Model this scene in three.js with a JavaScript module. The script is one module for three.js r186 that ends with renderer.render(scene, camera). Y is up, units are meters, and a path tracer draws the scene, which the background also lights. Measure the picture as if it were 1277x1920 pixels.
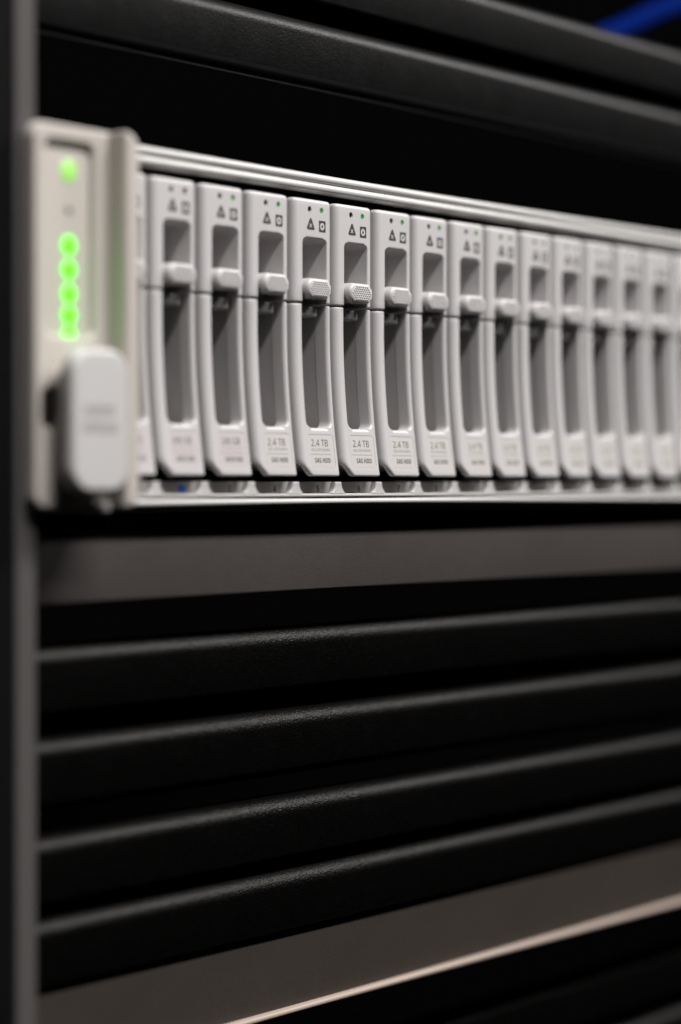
import * as THREE from 'three';
import { mergeGeometries, toCreasedNormals } from 'three/addons/utils/BufferGeometryUtils.js';
import { RectAreaLightUniformsLib } from 'three/addons/lights/RectAreaLightUniformsLib.js';
import { RoundedBoxGeometry } from 'three/addons/geometries/RoundedBoxGeometry.js';
import { FontLoader } from 'three/addons/loaders/FontLoader.js';
import { TextGeometry } from 'three/addons/geometries/TextGeometry.js';
import { Brush, Evaluator, SUBTRACTION } from 'three-bvh-csg';

// ---------------------------------------------------------------- camera, light, exposure
// Rack front faces +z, x runs along the rack, y = 0 is the camera's height. Shapes are drawn in mm and scaled to metres.
const scene = new THREE.Scene();
scene.background = new THREE.Color(0x000000);
const camera = new THREE.PerspectiveCamera(24.35, 681 / 1024, 0.02, 20);
camera.position.set(-0.3877, 0, 0.3865);
camera.lookAt(-0.3877 + 0.7903, -0.0119, 0.3865 - 0.6127);
camera.focus = 0.632;
camera.userData.fStop = 4.4;
const renderer = new THREE.WebGLRenderer({ antialias: true });
renderer.setSize(681, 1024);
renderer.toneMapping = THREE.LinearToneMapping;
renderer.toneMappingExposure = 1;
renderer.shadowMap.enabled = true;
RectAreaLightUniformsLib.init();

// the aisle's strip lamps: long, narrow fittings in one row, parallel to the rack, above and in front of it
const LAMPS = [{ x: 0.17, len: 1.5 }, { x: 2.15, len: 0.9 }].map((l) => ({ ...l, y: 1.5, z: 1.02, wid: 0.14 }));
for (const l of LAMPS) {
  l.light = new THREE.RectAreaLight(new THREE.Color(1, 0.974, 0.963), 96, l.len, l.wid);
  l.light.position.set(l.x, l.y, l.z);
  l.light.lookAt(l.x, 0, 0.25);
  scene.add(l.light);
}

// ---------------------------------------------------------------- helpers
const MM = 0.001;
const used = {};
function numbered(n) { const c = used[n] = (used[n] ?? -1) + 1; return c ? `${n}_${String(c).padStart(3, '0')}` : n; }
function tag(o, label, category, group) { o.userData.label = label; o.userData.category = category; if (group) o.userData.group = group; return o; }
function thing(name, label, category, [x, y, z] = [0, 0, 0], group) {
  const o = new THREE.Group(); o.name = numbered(name); o.position.set(x * MM, y * MM, z * MM); scene.add(o);
  return tag(o, label, category, group);
}
function part(name, geo, mat, parent) {          // geometry in mm -> mesh in metres
  const g = Array.isArray(geo) ? mergeGeometries(geo.map(plain)) : geo;
  g.scale(MM, MM, MM);
  const m = new THREE.Mesh(g, mat); m.name = name; m.castShadow = m.receiveShadow = true; parent.add(m); return m;
}
function again(name, src, parent, [x, y, z] = [0, 0, 0]) {   // another mesh on the same geometry
  const m = new THREE.Mesh(src.geometry, src.material); m.name = name; m.castShadow = m.receiveShadow = true;
  m.position.set(x * MM, y * MM, z * MM); parent.add(m); return m;
}
function plain(g) {
  const n = g.index ? g.toNonIndexed() : g.clone();
  for (const k of Object.keys(n.attributes)) if (!['position', 'normal', 'uv'].includes(k)) n.deleteAttribute(k);
  if (!n.attributes.uv) n.setAttribute('uv', new THREE.BufferAttribute(new Float32Array(n.attributes.position.count * 2), 2));
  n.clearGroups?.(); return n;
}
// uv in tiles of `tile` mm: along x, and down/back over the profile
function uvTile(g, tile) {
  const p = g.attributes.position, n = g.attributes.normal, uv = new Float32Array(p.count * 2);
  for (let i = 0; i < p.count; i++) {
    const ax = Math.abs(n.getX(i));
    uv[2 * i] = (ax > 0.8 ? p.getZ(i) : p.getX(i)) / tile;
    uv[2 * i + 1] = (p.getY(i) - (ax > 0.8 ? 0 : p.getZ(i))) / tile;
  }
  g.setAttribute('uv', new THREE.BufferAttribute(uv, 2)); return g;
}
function rng(seed) { let s = seed >>> 0; return () => { s = (s + 0x6D2B79F5) >>> 0; let t = Math.imul(s ^ (s >>> 15), 1 | s); t = (t + Math.imul(t ^ (t >>> 7), 61 | t)) ^ t; return ((t ^ (t >>> 14)) >>> 0) / 4294967296; }; }
// profile [[z, y], ...] swept straight along x from x0 to x1
function sweepX(pts, x0, x1, crease = 0.6, step = 60) {
  const s = new THREE.Shape(pts.map(([z, y]) => new THREE.Vector2(-z, y)));
  const g = new THREE.ExtrudeGeometry(s, { depth: x1 - x0, bevelEnabled: false, steps: Math.max(1, Math.round((x1 - x0) / step)) });
  g.rotateY(Math.PI / 2); g.translate(x0, 0, 0);          // shape x (-z) -> z ; depth -> x
  return toCreasedNormals(g, crease);
}
const arc = (cz, cy, r, a0, a1, n = 8) => Array.from({ length: n + 1 }, (_, i) => { const a = (a0 + (a1 - a0) * i / n) * Math.PI / 180; return [cz + r * Math.cos(a), cy + r * Math.sin(a)]; });
function rrect(x0, y0, x1, y1, r, into = new THREE.Shape()) {
  const [a, b, c, d] = Array.isArray(r) ? r : [r, r, r, r];   // bl, br, tr, tl
  into.moveTo(x0 + a, y0); into.lineTo(x1 - b, y0); into.absarc(x1 - b, y0 + b, b, -Math.PI / 2, 0);
  into.lineTo(x1, y1 - c); into.absarc(x1 - c, y1 - c, c, 0, Math.PI / 2);
  into.lineTo(x0 + d, y1); into.absarc(x0 + d, y1 - d, d, Math.PI / 2, Math.PI);
  into.lineTo(x0, y0 + a); into.absarc(x0 + a, y0 + a, a, Math.PI, Math.PI * 1.5);
  return into;
}
function slab(shape, z0, z1, bevel = 0, seg = 4, curve = 10, crease = 0.6) {   // front rounded by bevel, outline kept
  const g = new THREE.ExtrudeGeometry(shape, { depth: z1 - z0 - 2 * bevel, bevelEnabled: bevel > 0, bevelThickness: bevel, bevelSize: bevel, bevelOffset: -bevel, bevelSegments: seg, curveSegments: curve });
  g.translate(0, 0, z0 + bevel); return toCreasedNormals(g, crease);
}
function dataTex(n, fn) {
  const d = new Uint8Array(n * n * 4);
  for (let j = 0; j < n; j++) for (let i = 0; i < n; i++) { const v = fn(i, j), k = 4 * (j * n + i); const c = v.length ? v : [v, v, v]; d[k] = c[0]; d[k + 1] = c[1]; d[k + 2] = c[2]; d[k + 3] = 255; }
  const t = new THREE.DataTexture(d, n, n); t.wrapS = t.wrapT = THREE.RepeatWrapping; t.magFilter = THREE.LinearFilter; t.minFilter = THREE.LinearMipmapLinearFilter; t.generateMipmaps = true; t.needsUpdate = true; return t;
}
function valueNoise(n, cells, seed) {              // tiling value noise, n x n, 0..1
  const r = rng(seed), g = Float32Array.from({ length: cells * cells }, () => r()), o = new Float32Array(n * n);
  for (let j = 0; j < n; j++) for (let i = 0; i < n; i++) {
    const x = i / n * cells, y = j / n * cells, xi = Math.floor(x), yi = Math.floor(y); let fx = x - xi, fy = y - yi;
    fx = fx * fx * (3 - 2 * fx); fy = fy * fy * (3 - 2 * fy);
    const q = (a, b) => g[((yi + b) % cells) * cells + (xi + a) % cells];
    o[j * n + i] = (q(0, 0) * (1 - fx) + q(1, 0) * fx) * (1 - fy) + (q(0, 1) * (1 - fx) + q(1, 1) * fx) * fy;
  }
  return o;
}

// ---------------------------------------------------------------- materials
const N = 1024, nA = valueNoise(N, 340, 11), nB = valueNoise(N, 150, 12), nC = valueNoise(N, 9, 13), nD = valueNoise(N, 40, 14);
const grainTex = dataTex(N, (i, j) => { const k = j * N + i; return 255 * (0.35 * nA[k] + 0.65 * nB[k]); });       // powder-coat orange peel
const coatRough = dataTex(N, (i, j) => { const k = j * N + i; return [0, 255 * Math.min(1, 0.86 + 0.05 * nC[k] + 0.09 * nD[k]), 0]; });
const scuff = (() => {                                  // faint smudges and rubbed marks on the coat
  const r = rng(77), a = new Float32Array(N * N);
  for (let s = 0; s < 60; s++) { let x = r() * N, y = r() * N; const an = r() * 6.28, len = 20 + r() * 90; for (let t = 0; t < len; t++) { x += Math.cos(an); y += Math.sin(an); a[((y | 0) & (N - 1)) * N + ((x | 0) & (N - 1))] += 0.5 * r(); } }
  return dataTex(N, (i, j) => { const k = j * N + i, v = 205 + 30 * nC[k] + 16 * nD[k] + Math.min(14, a[k] * 20); return Math.min(255, v); });
})();
const lin = (r, g, b) => new THREE.Color().setRGB(r, g, b);
const std = (c, rough, o = {}) => new THREE.MeshPhysicalMaterial({ color: c, roughness: rough, ...o });
const M = {
  coat: std(lin(0.0008, 0.0008, 0.0008), 0.42, { specularIntensity: 0.33, specularColor: lin(1, 0.94, 0.85), bumpMap: grainTex, bumpScale: 0.00011, roughnessMap: coatRough, map: scuff }),
  coatSatin: std(lin(0.0035, 0.0035, 0.0035), 0.44, { specularIntensity: 0.42, specularColor: lin(1, 0.97, 0.93), bumpMap: grainTex, bumpScale: 0.00006, roughnessMap: coatRough, map: scuff }),
  rack: std(lin(0.0035, 0.0035, 0.0036), 0.6, { specularIntensity: 0.12, bumpMap: grainTex, bumpScale: 0.00006 }),
  void: std(lin(0.0012, 0.0012, 0.0012), 1, { specularIntensity: 0 }),
  post: std(lin(0.078, 0.073, 0.071), 0.42, { bumpMap: grainTex, bumpScale: 0.00003 }),
  greySheet: std(lin(0.058, 0.0485, 0.0455), 0.55, { map: scuff, bumpMap: grainTex, bumpScale: 0.00003 }),
  brownSheet: std(lin(0.034, 0.0262, 0.0205), 0.55, { map: scuff, bumpMap: grainTex, bumpScale: 0.00003 }),
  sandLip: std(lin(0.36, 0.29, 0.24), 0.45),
  plastic: std(lin(0.515, 0.501, 0.498), 0.42, { bumpMap: grainTex, bumpScale: 0.000012, roughnessMap: coatRough }),
  plasticWarm: std(lin(0.51, 0.468, 0.425), 0.45, { roughnessMap: coatRough }),
  latch: std(lin(0.53, 0.52, 0.512), 0.4),
  metal: std(lin(0.54, 0.53, 0.515), 0.34, { roughnessMap: coatRough }),
  sill: std(lin(0.46, 0.448, 0.436), 0.45),
  caddy: std(lin(0.16, 0.16, 0.165), 0.55),
  cover: std(lin(0.11, 0.11, 0.112), 0.6),
  board: std(lin(0.03, 0.075, 0.04), 0.6),
  bracket: std(lin(0.40, 0.388, 0.38), 0.5),
  ink: std(lin(0.035, 0.033, 0.035), 0.6),
  dark: std(lin(0.010, 0.010, 0.010), 0.6),
  blue: std(lin(0.02, 0.16, 0.62), 0.5),
  cable: std(lin(0.0008, 0.009, 0.095), 0.8, { specularIntensity: 0.02 }),
  ledOff: std(lin(0.028, 0.022, 0.022), 0.3),
  ledOn: std(lin(0.02, 0.17, 0.03), 0.3, { emissive: lin(0.01, 0.16, 0.012), emissiveIntensity: 1 }),
  ledBright: std(lin(0.04, 0.3, 0.02), 0.4, { emissive: lin(0.11, 1.0, 0.0), emissiveIntensity: 1.9 }),
  ledPale: std(lin(0.3, 0.5, 0.16), 0.4, { emissive: lin(0.2, 0.62, 0.05), emissiveIntensity: 0.8 }),
  ledGreyOff: std(lin(0.28, 0.26, 0.25), 0.4),
  diffuser: std(lin(0.8, 0.8, 0.8), 0.7, { emissive: lin(1, 0.965, 0.925), emissiveIntensity: 1.2 }),
};

// ---------------------------------------------------------------- the setting: dark inside of the rack
{
  const inside = new THREE.Group(); inside.name = 'rack_interior'; inside.userData.kind = 'structure'; scene.add(inside);
  part('back_panel', new THREE.BoxGeometry(2000, 1200, 6).translate(960, 0, -420), M.void, inside);
  part('side_panel', new THREE.BoxGeometry(4, 900, 380).translate(-30, 0, -227), M.void, inside);
}

// ---------------------------------------------------------------- rack post
{
  const p = thing('rack_post', 'upright rack post with a narrow grey edge strip and black flank behind the control panel', 'rack post');
  const s = new THREE.Shape();
  s.moveTo(-18.6, -60); s.lineTo(-12.1, -60); s.lineTo(-12.1, -1.0); s.absarc(-13.1, -1.0, 1.0, 0, Math.PI / 2); s.lineTo(-18.2, 0); s.absarc(-18.2, -0.4, 0.4, Math.PI / 2, Math.PI); s.lineTo(-18.6, -60);
  const g = new THREE.ExtrudeGeometry(s, { depth: 720, bevelEnabled: false, curveSegments: 8 }); g.rotateX(-Math.PI / 2); g.scale(1, 1, -1);
  const ix = g.attributes.position; // shape y was depth: after the turn z = -(shape y) mirrored back
  for (let i = 0; i < ix.count; i += 3) { const t = [ix.getX(i + 1), ix.getY(i + 1), ix.getZ(i + 1)]; ix.setXYZ(i + 1, ix.getX(i + 2), ix.getY(i + 2), ix.getZ(i + 2)); ix.setXYZ(i + 2, ...t); }
  g.translate(0, -360, 10); g.computeVertexNormals();
  part('edge_strip', uvTile(toCreasedNormals(g, 0.6), 64), M.post, p);
  part('flank', uvTile(new RoundedBoxGeometry(30, 720, 70, 3, 1.2).translate(-33.8, 0, -25.5), 64), M.rack, p);
}

// ---------------------------------------------------------------- black slatted blanking panels
const X0 = -11.6, X1 = 452;
function slatProfile(h, R = 4.6) {       // y = 0 at the slat's top, face at z = 0
  return [[-8, -h], [-0.3, -h], ...arc(-0.3, -h + 0.3, 0.3, -90, 0, 3), ...arc(-R, -R, R, 0, 90, 16), [-8, 0]];
}
function blankingPanel(label, tops, bottomLip, z = -8.5, mat = M.coat) {
  const t = thing('blanking_panel', label, 'rack panel', [0, tops[0], z], 'black slatted blanking panels');
  for (const y of tops) part('slat', uvTile(sweepX(slatProfile(15.4).map(([a, b]) => [a, b + y - tops[0]]), X0, X1), 64), mat, t);
  const yb = tops[tops.length - 1] - tops[0] - 15.4 - bottomLip;
  part('back_plate', uvTile(sweepX([[-9.4, yb], [-7.6, yb], [-7.6, -0.6], [-9.4, -0.6]], X0, X1), 64), mat, t);
  return t;
}
blankingPanel('black slatted blanking panel above the white drive shelf, below the blue cable', [146.4, 125.6], 1.3, -13, M.coatSatin);
blankingPanel('black slatted blanking panel directly under the plain grey cover strip', [-38.1, -59.8], 3);
blankingPanel('black slatted blanking panel directly above the brown strip with bright edge', [-82.9, -102.4], 1.5);
blankingPanel('black slatted blanking panel below the bright sand edge', [-159.6, -181.5], 3, -22);

// ---------------------------------------------------------------- plain grey cover strip under the shelf
{
  const z0 = -3.5;
  const t = thing('cover_strip', 'plain matt grey sheet cover strip shaded by the drive shelf above it', 'rack panel', [0, -28, z0]);
  part('face', uvTile(sweepX([[-2, 0], [-0.5, 0], ...arc(-0.5, 0.5, 0.5, -90, 0, 3), [0, 20.5], [-2, 20.5]], X0, X1), 90), M.greySheet, t);
  part('top_return', uvTile(sweepX([[-30, 18.4], [-2.05, 18.4], [-2.05, 20.4], [-30, 20.4]], X0, X1), 90), M.greySheet, t);
}
// ---------------------------------------------------------------- brown strip with a bright lower edge
{
  const t = thing('edged_strip', 'brown grey sheet strip with a bright sand coloured lower edge', 'rack panel', [0, -139.9, -10.4]);
  part('face', uvTile(sweepX([[-2, 0.9], [0, 0.9], [0, 21.4], [-2, 21.4]], X0, X1), 90), M.brownSheet, t);
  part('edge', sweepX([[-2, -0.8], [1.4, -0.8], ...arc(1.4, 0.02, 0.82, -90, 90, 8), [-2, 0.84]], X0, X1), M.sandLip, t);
}

// ---------------------------------------------------------------- the drive shelf (2U enclosure)
const PITCH = 17.9, OFF = 1.6, COUNT = 24, CX0 = 17.2, CX1 = 452;
const shelf = thing('drive_shelf', 'off white two unit drive shelf with control panel and numbered slots', 'drive shelf', [0, -6, 0]);
const S = (g) => (Array.isArray(g) ? g.map((q) => q.translate(0, 6, 0)) : g.translate(0, 6, 0));    // shelf origin is at its base
{
  // top rail: two rolled beads
  const rail = [[-7, 77.2], [-3.0, 76.5], [-1.3, 76.6], ...arc(-1.2, 77.75, 1.15, -90, 62, 9), [-0.95, 79.0], ...arc(-1.2, 80.15, 1.15, -50, 90, 9), [-7, 81.1]];
  part('top_rail', S(sweepX(rail, CX0, CX1)), M.metal, shelf);
  part('top_cover', S(new THREE.BoxGeometry(CX1 - CX0, 1.2, 252).translate((CX0 + CX1) / 2, 78.9, -133.1)), M.cover, shelf);
  // sill: plate with a lip, dividers on it
  part('sill', S(sweepX([[-7, -3.3], [0.7, -3.3], ...arc(0.7, -2.95, 0.35, -90, 90, 5), [-0.8, -2.5], [-0.8, 0.5], [-7, 0.5]], CX0, CX1)), M.sill, shelf);
  part('bottom_flange', S(sweepX([[-260, -5.35], [1.7, -5.35], ...arc(1.7, -4.6, 0.75, -90, 90, 8), [-260, -3.85]], CX0 - 2, CX1)), M.metal, shelf);
  part('side_wall', S(new THREE.BoxGeometry(1.4, 80.2, 250).translate(CX0 - 0.75, 37.0, -131)), M.metal, shelf);
  part('side_wall', S(new THREE.BoxGeometry(1.4, 80.2, 250).translate(CX1 + 0.75, 37.0, -131)), M.metal, shelf);
  part('backplane', S(new THREE.BoxGeometry(CX1 - CX0, 79, 2).translate((CX0 + CX1) / 2, 37.5, -205)), M.board, shelf);
  const d = new THREE.Shape(); d.moveTo(-1.35, 0.5); d.quadraticCurveTo(-1.5, -1.9, -3.3, -2.45); d.lineTo(3.3, -2.45); d.quadraticCurveTo(1.5, -1.9, 1.35, 0.5); d.lineTo(-1.35, 0.5);
  let div;
  for (let k = 1; k <= COUNT + 1; k++) {
    const x = k * PITCH + OFF - 0.2;
    if (!div) { div = part('slot_divider', slab(d, -0.85, 1.05, 0.45, 3, 6).translate(0, 6, 0), M.sill, shelf); div.position.x = x * MM; } else again('slot_divider', div, shelf, [x, 0, 0]);
  }
  const font = await new FontLoader().loadAsync('fonts/droid/droid_sans_bold.typeface.json');
  for (let k = 1; k <= COUNT; k++) {
    const x = k * PITCH + OFF + 11.0;
    if (k === 2) { const b = part('slot_marker', S(new RoundedBoxGeometry(2.3, 2.0, 0.3, 2, 0.1).translate(x, -1.3, -0.72)), M.blue, shelf); b.userData.label = 'small blue slot marker'; continue; }
    const g = new TextGeometry(String(k), { font, size: 1.75, depth: 0.06, curveSegments: 4, bevelEnabled: false }); g.computeBoundingBox();
    g.translate(x - (g.boundingBox.max.x + g.boundingBox.min.x) / 2, -2.15, -0.82);
    part('slot_number', S(plain(g)), M.ink, shelf);
  }
}

// ---------------------------------------------------------------- control panel at the shelf's left end
{
  const ear = new THREE.Group(); ear.name = 'control_panel'; ear.userData.label = 'cream control panel with a column of green lights'; shelf.add(ear);
  const outline = rrect(-16.4, -5.6, 12.2, 80.2, [3, 1, 2, 3.6]);
  part('base_plate', S(slab(outline, 10.3, 12.2, 0.3, 2)), M.plasticWarm, ear);
  const rim = rrect(-16.2, -5.4, 9, 80.0, [3, 1, 1, 3.6]); rim.holes.push(rrect(-12.9, 33.0, 2.4, 76.2, 2.2, new THREE.Path()));
  // screw slot in the rim, half hidden by the latch
  rim.holes.push(rrect(-14.0, 12.4, -9.2, 21.4, 2.3, new THREE.Path()));
  part('rim', S(slab(rim, 11.4, 13.6, 0.75, 4)), M.plasticWarm, ear);
  part('screw_slot', S(slab(rrect(-13.9, 12.5, -9.3, 21.3, 2.2), 12.0, 12.4)), M.dark, ear);
  // ridge at the side of the lights
  part('side_ridge', S(slab(rrect(7.2, -5.5, 12.2, 79.9, [0.8, 3.5, 4.2, 0.8]), -8, 19.0, 1.3, 6)), M.plasticWarm, ear);
  part('mounting_block', S(new RoundedBoxGeometry(28, 82, 17, 3, 1).translate(2.4, 37, 1.6)), M.plasticWarm, ear);
  const led = (name, y, r, m, z = 12.2) => part(name, S(new THREE.LatheGeometry([[0, 0.55], [r * 0.5, 0.5], [r * 0.86, 0.3], [r, 0]].map(([a, b]) => new THREE.Vector2(a, b)), 20).rotateX(Math.PI / 2).translate(-4.2, y, z)), m, ear);
  const power = led('power_light', 70.0, 2.6, M.ledPale); power.userData.label = 'large pale green power light';
  led('fault_light', 61.6, 1.0, M.ledGreyOff);
  for (const y of [53.4, 48.0, 42.6, 37.8, 33.9 - 0.6]) {
    led('status_light', y, 2.2, M.ledBright);
    const l = new THREE.PointLight(lin(0.1, 1, 0.02), 0.000007, 0, 2); l.position.set(-4.2 * MM, (y + 6) * MM, 15.4 * MM); l.shadow.radius = 0.06; l.castShadow = true; shelf.add(l);
  }
  // latch lever: thick rounded tongue on a neck
  const lv = part('latch_lever', S(slab(rrect(-12.4, -2.2, 6.2, 30.2, 6), 16.6, 21.2, 1.5, 6, 16)), M.latch, ear);
  part('latch_neck', S(slab(rrect(-9.5, 2, 1.5, 26, 4), 12.3, 16.7)), M.plasticWarm, ear);
  part('release_tab', S(new RoundedBoxGeometry(3.4, 2.4, 6, 3, 0.9).translate(4.8, -5.4, 12.4)), M.latch, ear);
  // two blurred rows of small print on the lever
  const r = rng(5), marks = [];
  for (const [y, x0, x1, h] of [[16.2, -8.4, 1.4, 2.6], [12.4, -8.8, 2.2, 2.6]])
    for (let x = x0; x < x1; x += 1.25) { marks.push(new THREE.BoxGeometry(0.46, h, 0.04).translate(x, y, 21.22)); if (r() < 0.6) marks.push(new THREE.BoxGeometry(0.62, 0.34, 0.04).translate(x + 0.4, y + (r() - 0.5) * h * 0.8, 21.22)); }
  const pm = part('print', S(marks), std(lin(0.24, 0.20, 0.21), 0.6), lv); void pm;
}

// ---------------------------------------------------------------- drive carrier
const W = 15.3, RL = 1.65, RR = 0.7;
const YT = 74.4, YS1 = 47.35, YS0 = 46.85, YB = 2.0;
const bow = (y) => { const t = Math.max(0, (43 - y) / 41); return 3.3 * t * t; };
function loopSolid(rows) {          // rows: [{ y, loop: [[x, z], ...] }] from top to bottom, closed with fans
  const n = rows[0].loop.length, pos = [];
  const v = (r, i) => [rows[r].loop[i % n][0], rows[r].y, rows[r].loop[i % n][1]];
  const tri = (a, b, c) => pos.push(...a, ...b, ...c);
  for (let r = 0; r < rows.length - 1; r++) for (let i = 0; i < n; i++) { const a = v(r, i), b = v(r, i + 1), c = v(r + 1, i + 1), d = v(r + 1, i); tri(a, d, c); tri(a, c, b); }
  const cap = (r, up) => {
    const idx = THREE.ShapeUtils.triangulateShape(rows[r].loop.map(([x, z]) => new THREE.Vector2(x, -z)), []);
    for (const [a, b, c] of idx) { const A = v(r, a), B = v(r, b), C = v(r, c); const cr = (B[2] - A[2]) * (C[0] - A[0]) - (B[0] - A[0]) * (C[2] - A[2]); (cr > 0) === up ? tri(A, B, C) : tri(A, C, B); }
  };
  cap(0, true); cap(rows.length - 1, false);
  const g = new THREE.BufferGeometry(); g.setAttribute('position', new THREE.Float32BufferAttribute(pos, 3));
  g.setAttribute('uv', new THREE.Float32BufferAttribute(new Float32Array(pos.length / 3 * 2), 2)); g.computeVertexNormals(); return g;
}
// loop order: counter-clockwise seen from above (x right, -z up): back-left -> left -> front -> right -> back
function bodyLoop(d, xl, back) {
  const L = xl + d, R = W - d, F = -d, BACK = back, rl = Math.min(-back - 0.15 - d * 0.5, Math.max(0.3, RL - d * 0.6)), rr = Math.max(0.2, RR - d * 0.5), o = [[L, BACK]];
  for (let i = 0; i <= 8; i++) { const a = Math.PI - Math.PI / 2 * i / 8; o.push([L + rl + rl * Math.cos(a), F - rl + rl * Math.sin(a)]); }
  for (let i = 0; i <= 5; i++) { const a = Math.PI / 2 - Math.PI / 2 * i / 5; o.push([R - rr + rr * Math.cos(a), F - rr + rr * Math.sin(a)]); }
  o.push([R, BACK]); return o;
}
function bodySolid(y1, y0, rt, rb, chamfer, back) {
  const rows = [], n = 5, add = (y, d) => { const c = chamfer ? Math.max(0, chamfer - (y - y0)) * 0.95 : 0; rows.push({ y, loop: bodyLoop(d, c, c > 0 ? -1.4 : back) }); };
  for (let i = 0; i <= n; i++) { const a = Math.PI / 2 * i / n; add(y1 - rt + rt * Math.cos(a), rt * (1 - Math.sin(a))); }
  const ya = y1 - rt, yb = y0 + rb, m = Math.ceil((ya - yb) / 1.1);
  for (let i = 1; i < m; i++) add(ya + (yb - ya) * i / m, 0);
  for (let i = 0; i <= n; i++) { const a = Math.PI / 2 * i / n; add(yb - rb * Math.sin(a), rb * (1 - Math.cos(a))); }
  return loopSolid(rows);
}
function cutLoop(x0, x1, depth, f, inset, facet) {   // an opening: straight walls, a rounded lip of size f at the front
  const a = x0 + inset, b = x1 - inset, o = [];
  const lip = (side) => Array.from({ length: 6 }, (_, i) => { const t = Math.PI / 2 * i / 5, d = f * (1 - Math.sin(t)); return [side * d, -f * (1 - Math.cos(t))]; }); // from outer top to wall
  const L = lip(-1), R = lip(1), dz = (z) => Math.max(z, -depth);
  o.push([a - f, 2]);
  for (const [x, z] of L) o.push([a + x, dz(z)]);
  o.push([a, -depth]);
  if (facet && depth > 5) { o.push([b - 5.2, -depth]); o.push([b - 0.7, -3.6]); o.push([b, -3.3]); } else { o.push([b - 0.3, -depth]); o.push([b - 0.15, -depth]); o.push([b, -depth]); }
  for (const [x, z] of R.reverse()) o.push([b + x, dz(z)]);
  o.push([b + f, 2]); return o.reverse();
}
function cutSolid(x0, x1, y1, y0, depth, f, rTop, rBot, facet) {
  const rows = [], add = (y, inset, dep) => rows.push({ y, loop: cutLoop(x0, x1, dep, f, inset, facet) });
  const n = 7;
  if (rTop) { for (let i = 0; i <= 5; i++) { const d = f * (1 - i / 5); add(y1 + d, rTop, Math.max(0.02, f - Math.sqrt(Math.max(0, f * f - (f - d) * (f - d))))); }
    for (let i = 0; i <= n; i++) { const a = Math.PI / 2 * i / n; add(y1 - 0.001 - rTop * (1 - Math.cos(a)), rTop * (1 - Math.sin(a)), depth); } } else add(y1, 0, depth);
  const ya = rTop ? y1 - rTop : y1, yb = rBot ? y0 + rBot : y0, m = Math.ceil((ya - yb) / 1.1);
  for (let i = 1; i < m; i++) add(ya + (yb - ya) * i / m, 0, depth);
  if (rBot) { for (let i = 0; i <= n; i++) { const a = Math.PI / 2 * i / n; add(y0 + 0.001 + rBot * (1 - Math.sin(a)), rBot * (1 - Math.cos(a)), depth); }
    for (let i = 0; i <= 5; i++) { const d = f * i / 5; add(y0 - d, rBot, Math.max(0.02, f - Math.sqrt(Math.max(0, f * f - (f - d) * (f - d))))); } } else add(y0, 0, depth);
  return loopSolid(rows);
}
const evaluator = new Evaluator(); evaluator.useGroups = false; evaluator.attributes = ['position', 'normal', 'uv'];
function minus(g, ...cutters) {
  let b = new Brush(g); b.updateMatrixWorld();
  for (const c of cutters) { const k = new Brush(c); k.updateMatrixWorld(); b = evaluator.evaluate(b, k, SUBTRACTION); b.updateMatrixWorld(); }
  return plain(b.geometry);
}
function bend(g) { const p = g.attributes.position; for (let i = 0; i < p.count; i++) p.setZ(i, p.getZ(i) + bow(p.getY(i))); return g; }
const OX0 = 3.6, OX1 = 13.6;
const LEDX = [6.4, 11.4], LEDY = 71.7;
const drill = (x) => new THREE.CylinderGeometry(0.78, 0.78, 3, 18).rotateX(Math.PI / 2).translate(x, LEDY, 0.6);   // hole 0.9 mm deep
const topG = uvTile(toCreasedNormals(minus(bodySolid(YT, YS1, 1.0, 0.4, 0, -12), cutSolid(OX0, OX1, 64.3, 46, 16, 0.35, 1.5, 0, false), ...LEDX.map(drill)), 0.55), 40);
const pocket = slab(rrect(3.2, 4.3, 13.9, 12.9, 0.8), -0.08, 3, 0, 1, 5);
{ // split the pocket's long edges so that it bends with the lever
  const sh = []; const rr = rrect(3.2, 4.3, 13.9, 12.9, 0.8).getPoints(6); for (let i = 0; i < rr.length; i++) { const a = rr[i], b = rr[(i + 1) % rr.length], m = Math.max(1, Math.ceil(Math.abs(a.y - b.y) / 1.1)); for (let k = 0; k < m; k++) sh.push(a.clone().lerp(b, k / m)); }
  pocket.copy(slab(new THREE.Shape(sh), -0.08, 3, 0, 1, 5));
}
const leverG = uvTile(toCreasedNormals(bend(minus(bodySolid(YS0, YB, 0.4, 0.5, 3.4, -3.9), cutSolid(OX0, OX1, 48, 14.6, 9.5, 0.9, 0, 1.9, false), pocket)), 0.55), 40);

function labelTexture(lines, paper, ink2) {
  const c = document.createElement('canvas'); c.width = 428; c.height = 344; const q = c.getContext('2d');
  q.fillStyle = paper; q.fillRect(0, 0, 428, 344);
  q.textBaseline = 'alphabetic'; q.textAlign = 'left';
  const fit = (t, x, y, w, font, col) => { q.font = font; q.fillStyle = col; const k = w / q.measureText(t).width; q.save(); q.translate(x, y); q.scale(k, 1); q.fillText(t, 0, 0); q.restore(); };
  fit(lines[0], 48, 124, 296, '100px sans-serif', '#2c2828');
  fit(lines[1], 44, 176, 318, '40px sans-serif', ink2);
  q.fillStyle = '#77736f'; q.fillRect(22, 208, 352, 5);
  fit(lines[2], 84, 300, 276, 'bold 72px sans-serif', '#2a2626');
  const t = new THREE.CanvasTexture(c); t.colorSpace = THREE.SRGBColorSpace; t.anisotropy = 8; return t;
}
function labelSheet() {               // follows the lever's curve, sits in its pocket
  const g = new THREE.PlaneGeometry(10.5, 8.4, 1, 10); g.translate(8.55, 8.6, -0.045); return bend(g);
}
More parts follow.
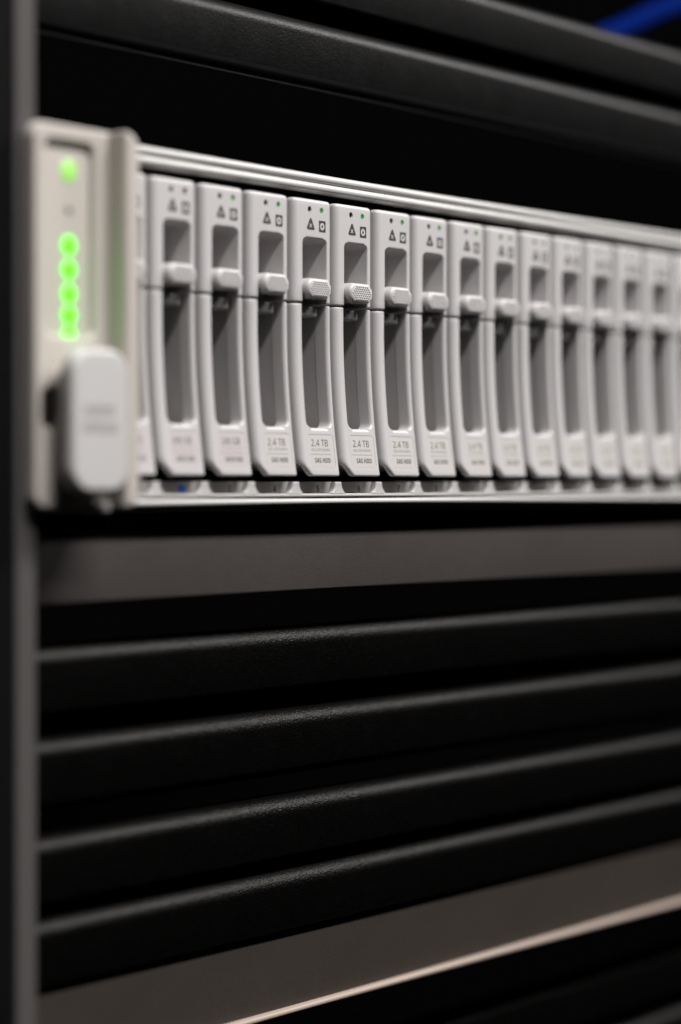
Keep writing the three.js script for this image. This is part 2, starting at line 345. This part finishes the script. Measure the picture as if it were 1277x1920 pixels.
const matHDD = std(new THREE.Color(1, 1, 1), 0.5, { map: labelTexture(['2.4 TB', 'HD2.4TB10K4KN', 'SAS HDD'], '#cecac6', '#6f6b69') });
const matSSD = std(new THREE.Color(1, 1, 1), 0.5, { map: labelTexture(['240 GB', 'SD240GSATA4KN', 'SATA SSD'], '#ccc5c5', '#b08f96') });

function makeCarrier() {
  const t = thing('drive_carrier', '', 'drive', [0, 0, 0], 'drive carriers in the white drive shelf');
  part('front_frame', topG, M.plastic, t);
  part('ejector_lever', leverG, M.plastic, t);
  part('caddy', new RoundedBoxGeometry(14.6, 69.5, 150, 2, 0.6).translate(W / 2 + 0.1, 38.4, -86.8), M.caddy, t);
  // release button with a knurled face
  const oct = new THREE.Shape(); const bw = 5.0, bh = 2.6, bc = 1.55; [[-bw + bc, -bh], [bw - bc, -bh], [bw, -bh + bc], [bw, bh - bc], [bw - bc, bh], [-bw + bc, bh], [-bw, bh - bc], [-bw, -bh + bc]].forEach(([x, y], i) => i ? oct.lineTo(x, y) : oct.moveTo(x, y));
  const btn = part('release_button', uvTile(slab(oct, -9, 2.1, 1.0, 6, 6, 1.0).translate(8.55, 50.95, 0), 40), M.plastic, t);
  const dots = [], dot = new THREE.SphereGeometry(0.3, 7, 3, 0, Math.PI * 2, 0, Math.PI / 2).rotateX(Math.PI / 2);
  for (let r = -3; r <= 3; r++) for (let c = -5; c <= 5; c++) { const x = c * 0.92 + (r & 1 ? 0.46 : 0), y = r * 0.56; if (Math.abs(x) < 3.95 && Math.abs(y) < 1.75 && Math.abs(x) + Math.abs(y) < 4.6) dots.push(dot.clone().translate(8.55 + x, 50.95 + y, 2.07)); }
  const kn = part('grip_dots', dots, M.plastic, btn); kn.userData.kind = 'stuff';
  part('inner_bracket', [bend(new THREE.BoxGeometry(1.3, 40, 8, 1, 36, 1).translate(14.33, 26, -7.2)), new THREE.BoxGeometry(13, 1.4, 7.4).translate(7.2, 5.0, -7.6)], M.bracket, t);
  part('latch_hinge', new RoundedBoxGeometry(9.0, 2.9, 6.4, 4, 0.6).translate(7.7, 45.2, -5.2), M.plastic, t);
  // lights in their holes and the two printed marks
  part('fault_light', new THREE.CylinderGeometry(0.76, 0.76, 0.3, 16).rotateX(Math.PI / 2).translate(LEDX[0], LEDY, -0.62), M.ledOff, t);
  part('activity_light', new THREE.CylinderGeometry(0.76, 0.76, 0.3, 16).rotateX(Math.PI / 2).translate(LEDX[1], LEDY, -0.48), M.ledOn, t);
  const tri = new THREE.Shape(); const P = (s, pts) => pts.forEach(([x, y], i) => i ? s.lineTo(x, y) : s.moveTo(x, y));
  P(tri, [[-1.3, -1.55], [1.3, -1.55], [1.6, -1.3], [1.6, -1.1], [0.36, 1.35], [0, 1.55], [-0.36, 1.35], [-1.6, -1.1], [-1.6, -1.3]]);
  const cr = new THREE.Path(); const a = 0.6, w = 0.22; P(cr, [[0, w], [a - w, a], [a, a - w], [w, 0], [a, -a + w], [a - w, -a], [0, -w], [-a + w, -a], [-a, -a + w], [-w, 0], [-a, a - w], [-a + w, a]].map(([x, y]) => [x, y - 0.45]));
  tri.holes.push(cr);
  part('fault_mark', slab(tri, -0.02, 0.035).translate(6.85, 67.9, 0), M.ink, t);
  const sq = rrect(-1.4, -1.5, 1.4, 1.5, 0.15), ring = new THREE.Path(); ring.absarc(0, 0, 0.98, 0, Math.PI * 2); sq.holes.push(ring);
  const dotS = new THREE.Shape(); dotS.absarc(0, 0, 0.36, 0, Math.PI * 2);
  part('disk_mark', [slab(sq, -0.02, 0.035), slab(dotS, -0.02, 0.035)].map((g) => g.translate(11.7, 67.55, 0)), M.ink, t);
  part('label', labelSheet(), matHDD, t);
  return t;
}
const ORD = ['first', 'second', 'third', 'fourth', 'fifth', 'sixth', 'seventh', 'eighth', 'ninth', 'tenth', 'eleventh', 'twelfth', 'thirteenth', 'fourteenth', 'fifteenth', 'sixteenth', 'seventeenth', 'eighteenth', 'nineteenth', 'twentieth', 'twenty-first', 'twenty-second', 'twenty-third', 'twenty-fourth'];
const proto = makeCarrier();
const jr = rng(31);
for (let k = 1; k <= COUNT; k++) {
  const o = k === 1 ? proto : proto.clone();
  if (k > 1) { o.name = numbered('drive_carrier'); scene.add(o); o.userData = { ...proto.userData }; }
  o.position.set((k * PITCH + OFF + (k === 1 ? 0 : (jr() - 0.5) * 0.16)) * MM, 0, (jr() - 0.5) * 0.24 * MM);
  for (const c of o.children) if (c.name === 'release_button') c.position.set((jr() - 0.5) * 0.14 * MM, (jr() - 0.5) * 0.3 * MM, (jr() - 0.5) * 0.4 * MM); else if (c.name === 'label') { c.position.x = (jr() - 0.5) * 0.3 * MM; }
  o.userData.label = k <= 3 ? `white drive carrier with pinkish label, ${ORD[k - 1]} from the control panel` : `white drive carrier with plain 2.4 TB label, ${ORD[k - 1]} from the control panel`;
}
for (const o of scene.children) if (o.name.startsWith('drive_carrier')) {
  const k = Math.round((o.position.x / MM - OFF) / PITCH);
  if (k <= 3) o.children.find((c) => c.name === 'label').material = matSSD;
  if (k === 2) o.children.find((c) => c.name === 'activity_light').material = M.ledOff;
}

// ---------------------------------------------------------------- blue patch cable above the upper panel
{
  const pts = [[318, 151, -64], [336, 157.5, -62], [352, 163.4, -60], [372, 172, -58], [392, 180, -57], [410, 192, -58], [420, 214, -62], [424, 250, -70]].map((p) => new THREE.Vector3(...p));
  const c = part('patch_cable', new THREE.TubeGeometry(new THREE.CatmullRomCurve3(pts), 60, 3.9, 14), M.cable, scene);
  c.name = numbered('patch_cable'); tag(c, 'blue patch cable rising behind the upper black blanking panel', 'cable');
}

// ---------------------------------------------------------------- the aisle lamps' fittings
LAMPS.forEach((l, i) => {
  const t = thing('aisle_lamp', i ? 'strip lamp over the far end of the aisle' : 'strip lamp over the aisle in front of the control panel', 'lamp', [0, 0, 0], 'strip lamps over the aisle');
  const at = l.light.position; t.position.copy(at); t.lookAt(at.clone().add(new THREE.Vector3(l.x, 0, 0.25).sub(at)));
  part('housing', new RoundedBoxGeometry(l.len * 1000 + 60, l.wid * 1000 + 40, 50, 2, 6).translate(0, 0, -34), M.rack, t);
  part('diffuser', new RoundedBoxGeometry(l.len * 1000, l.wid * 1000, 6, 2, 2).translate(0, 0, -5.5), M.diffuser, t);
});

scene.traverse((o) => { if (o.isMesh) o.castShadow = o.receiveShadow = true; });
renderer.render(scene, camera);
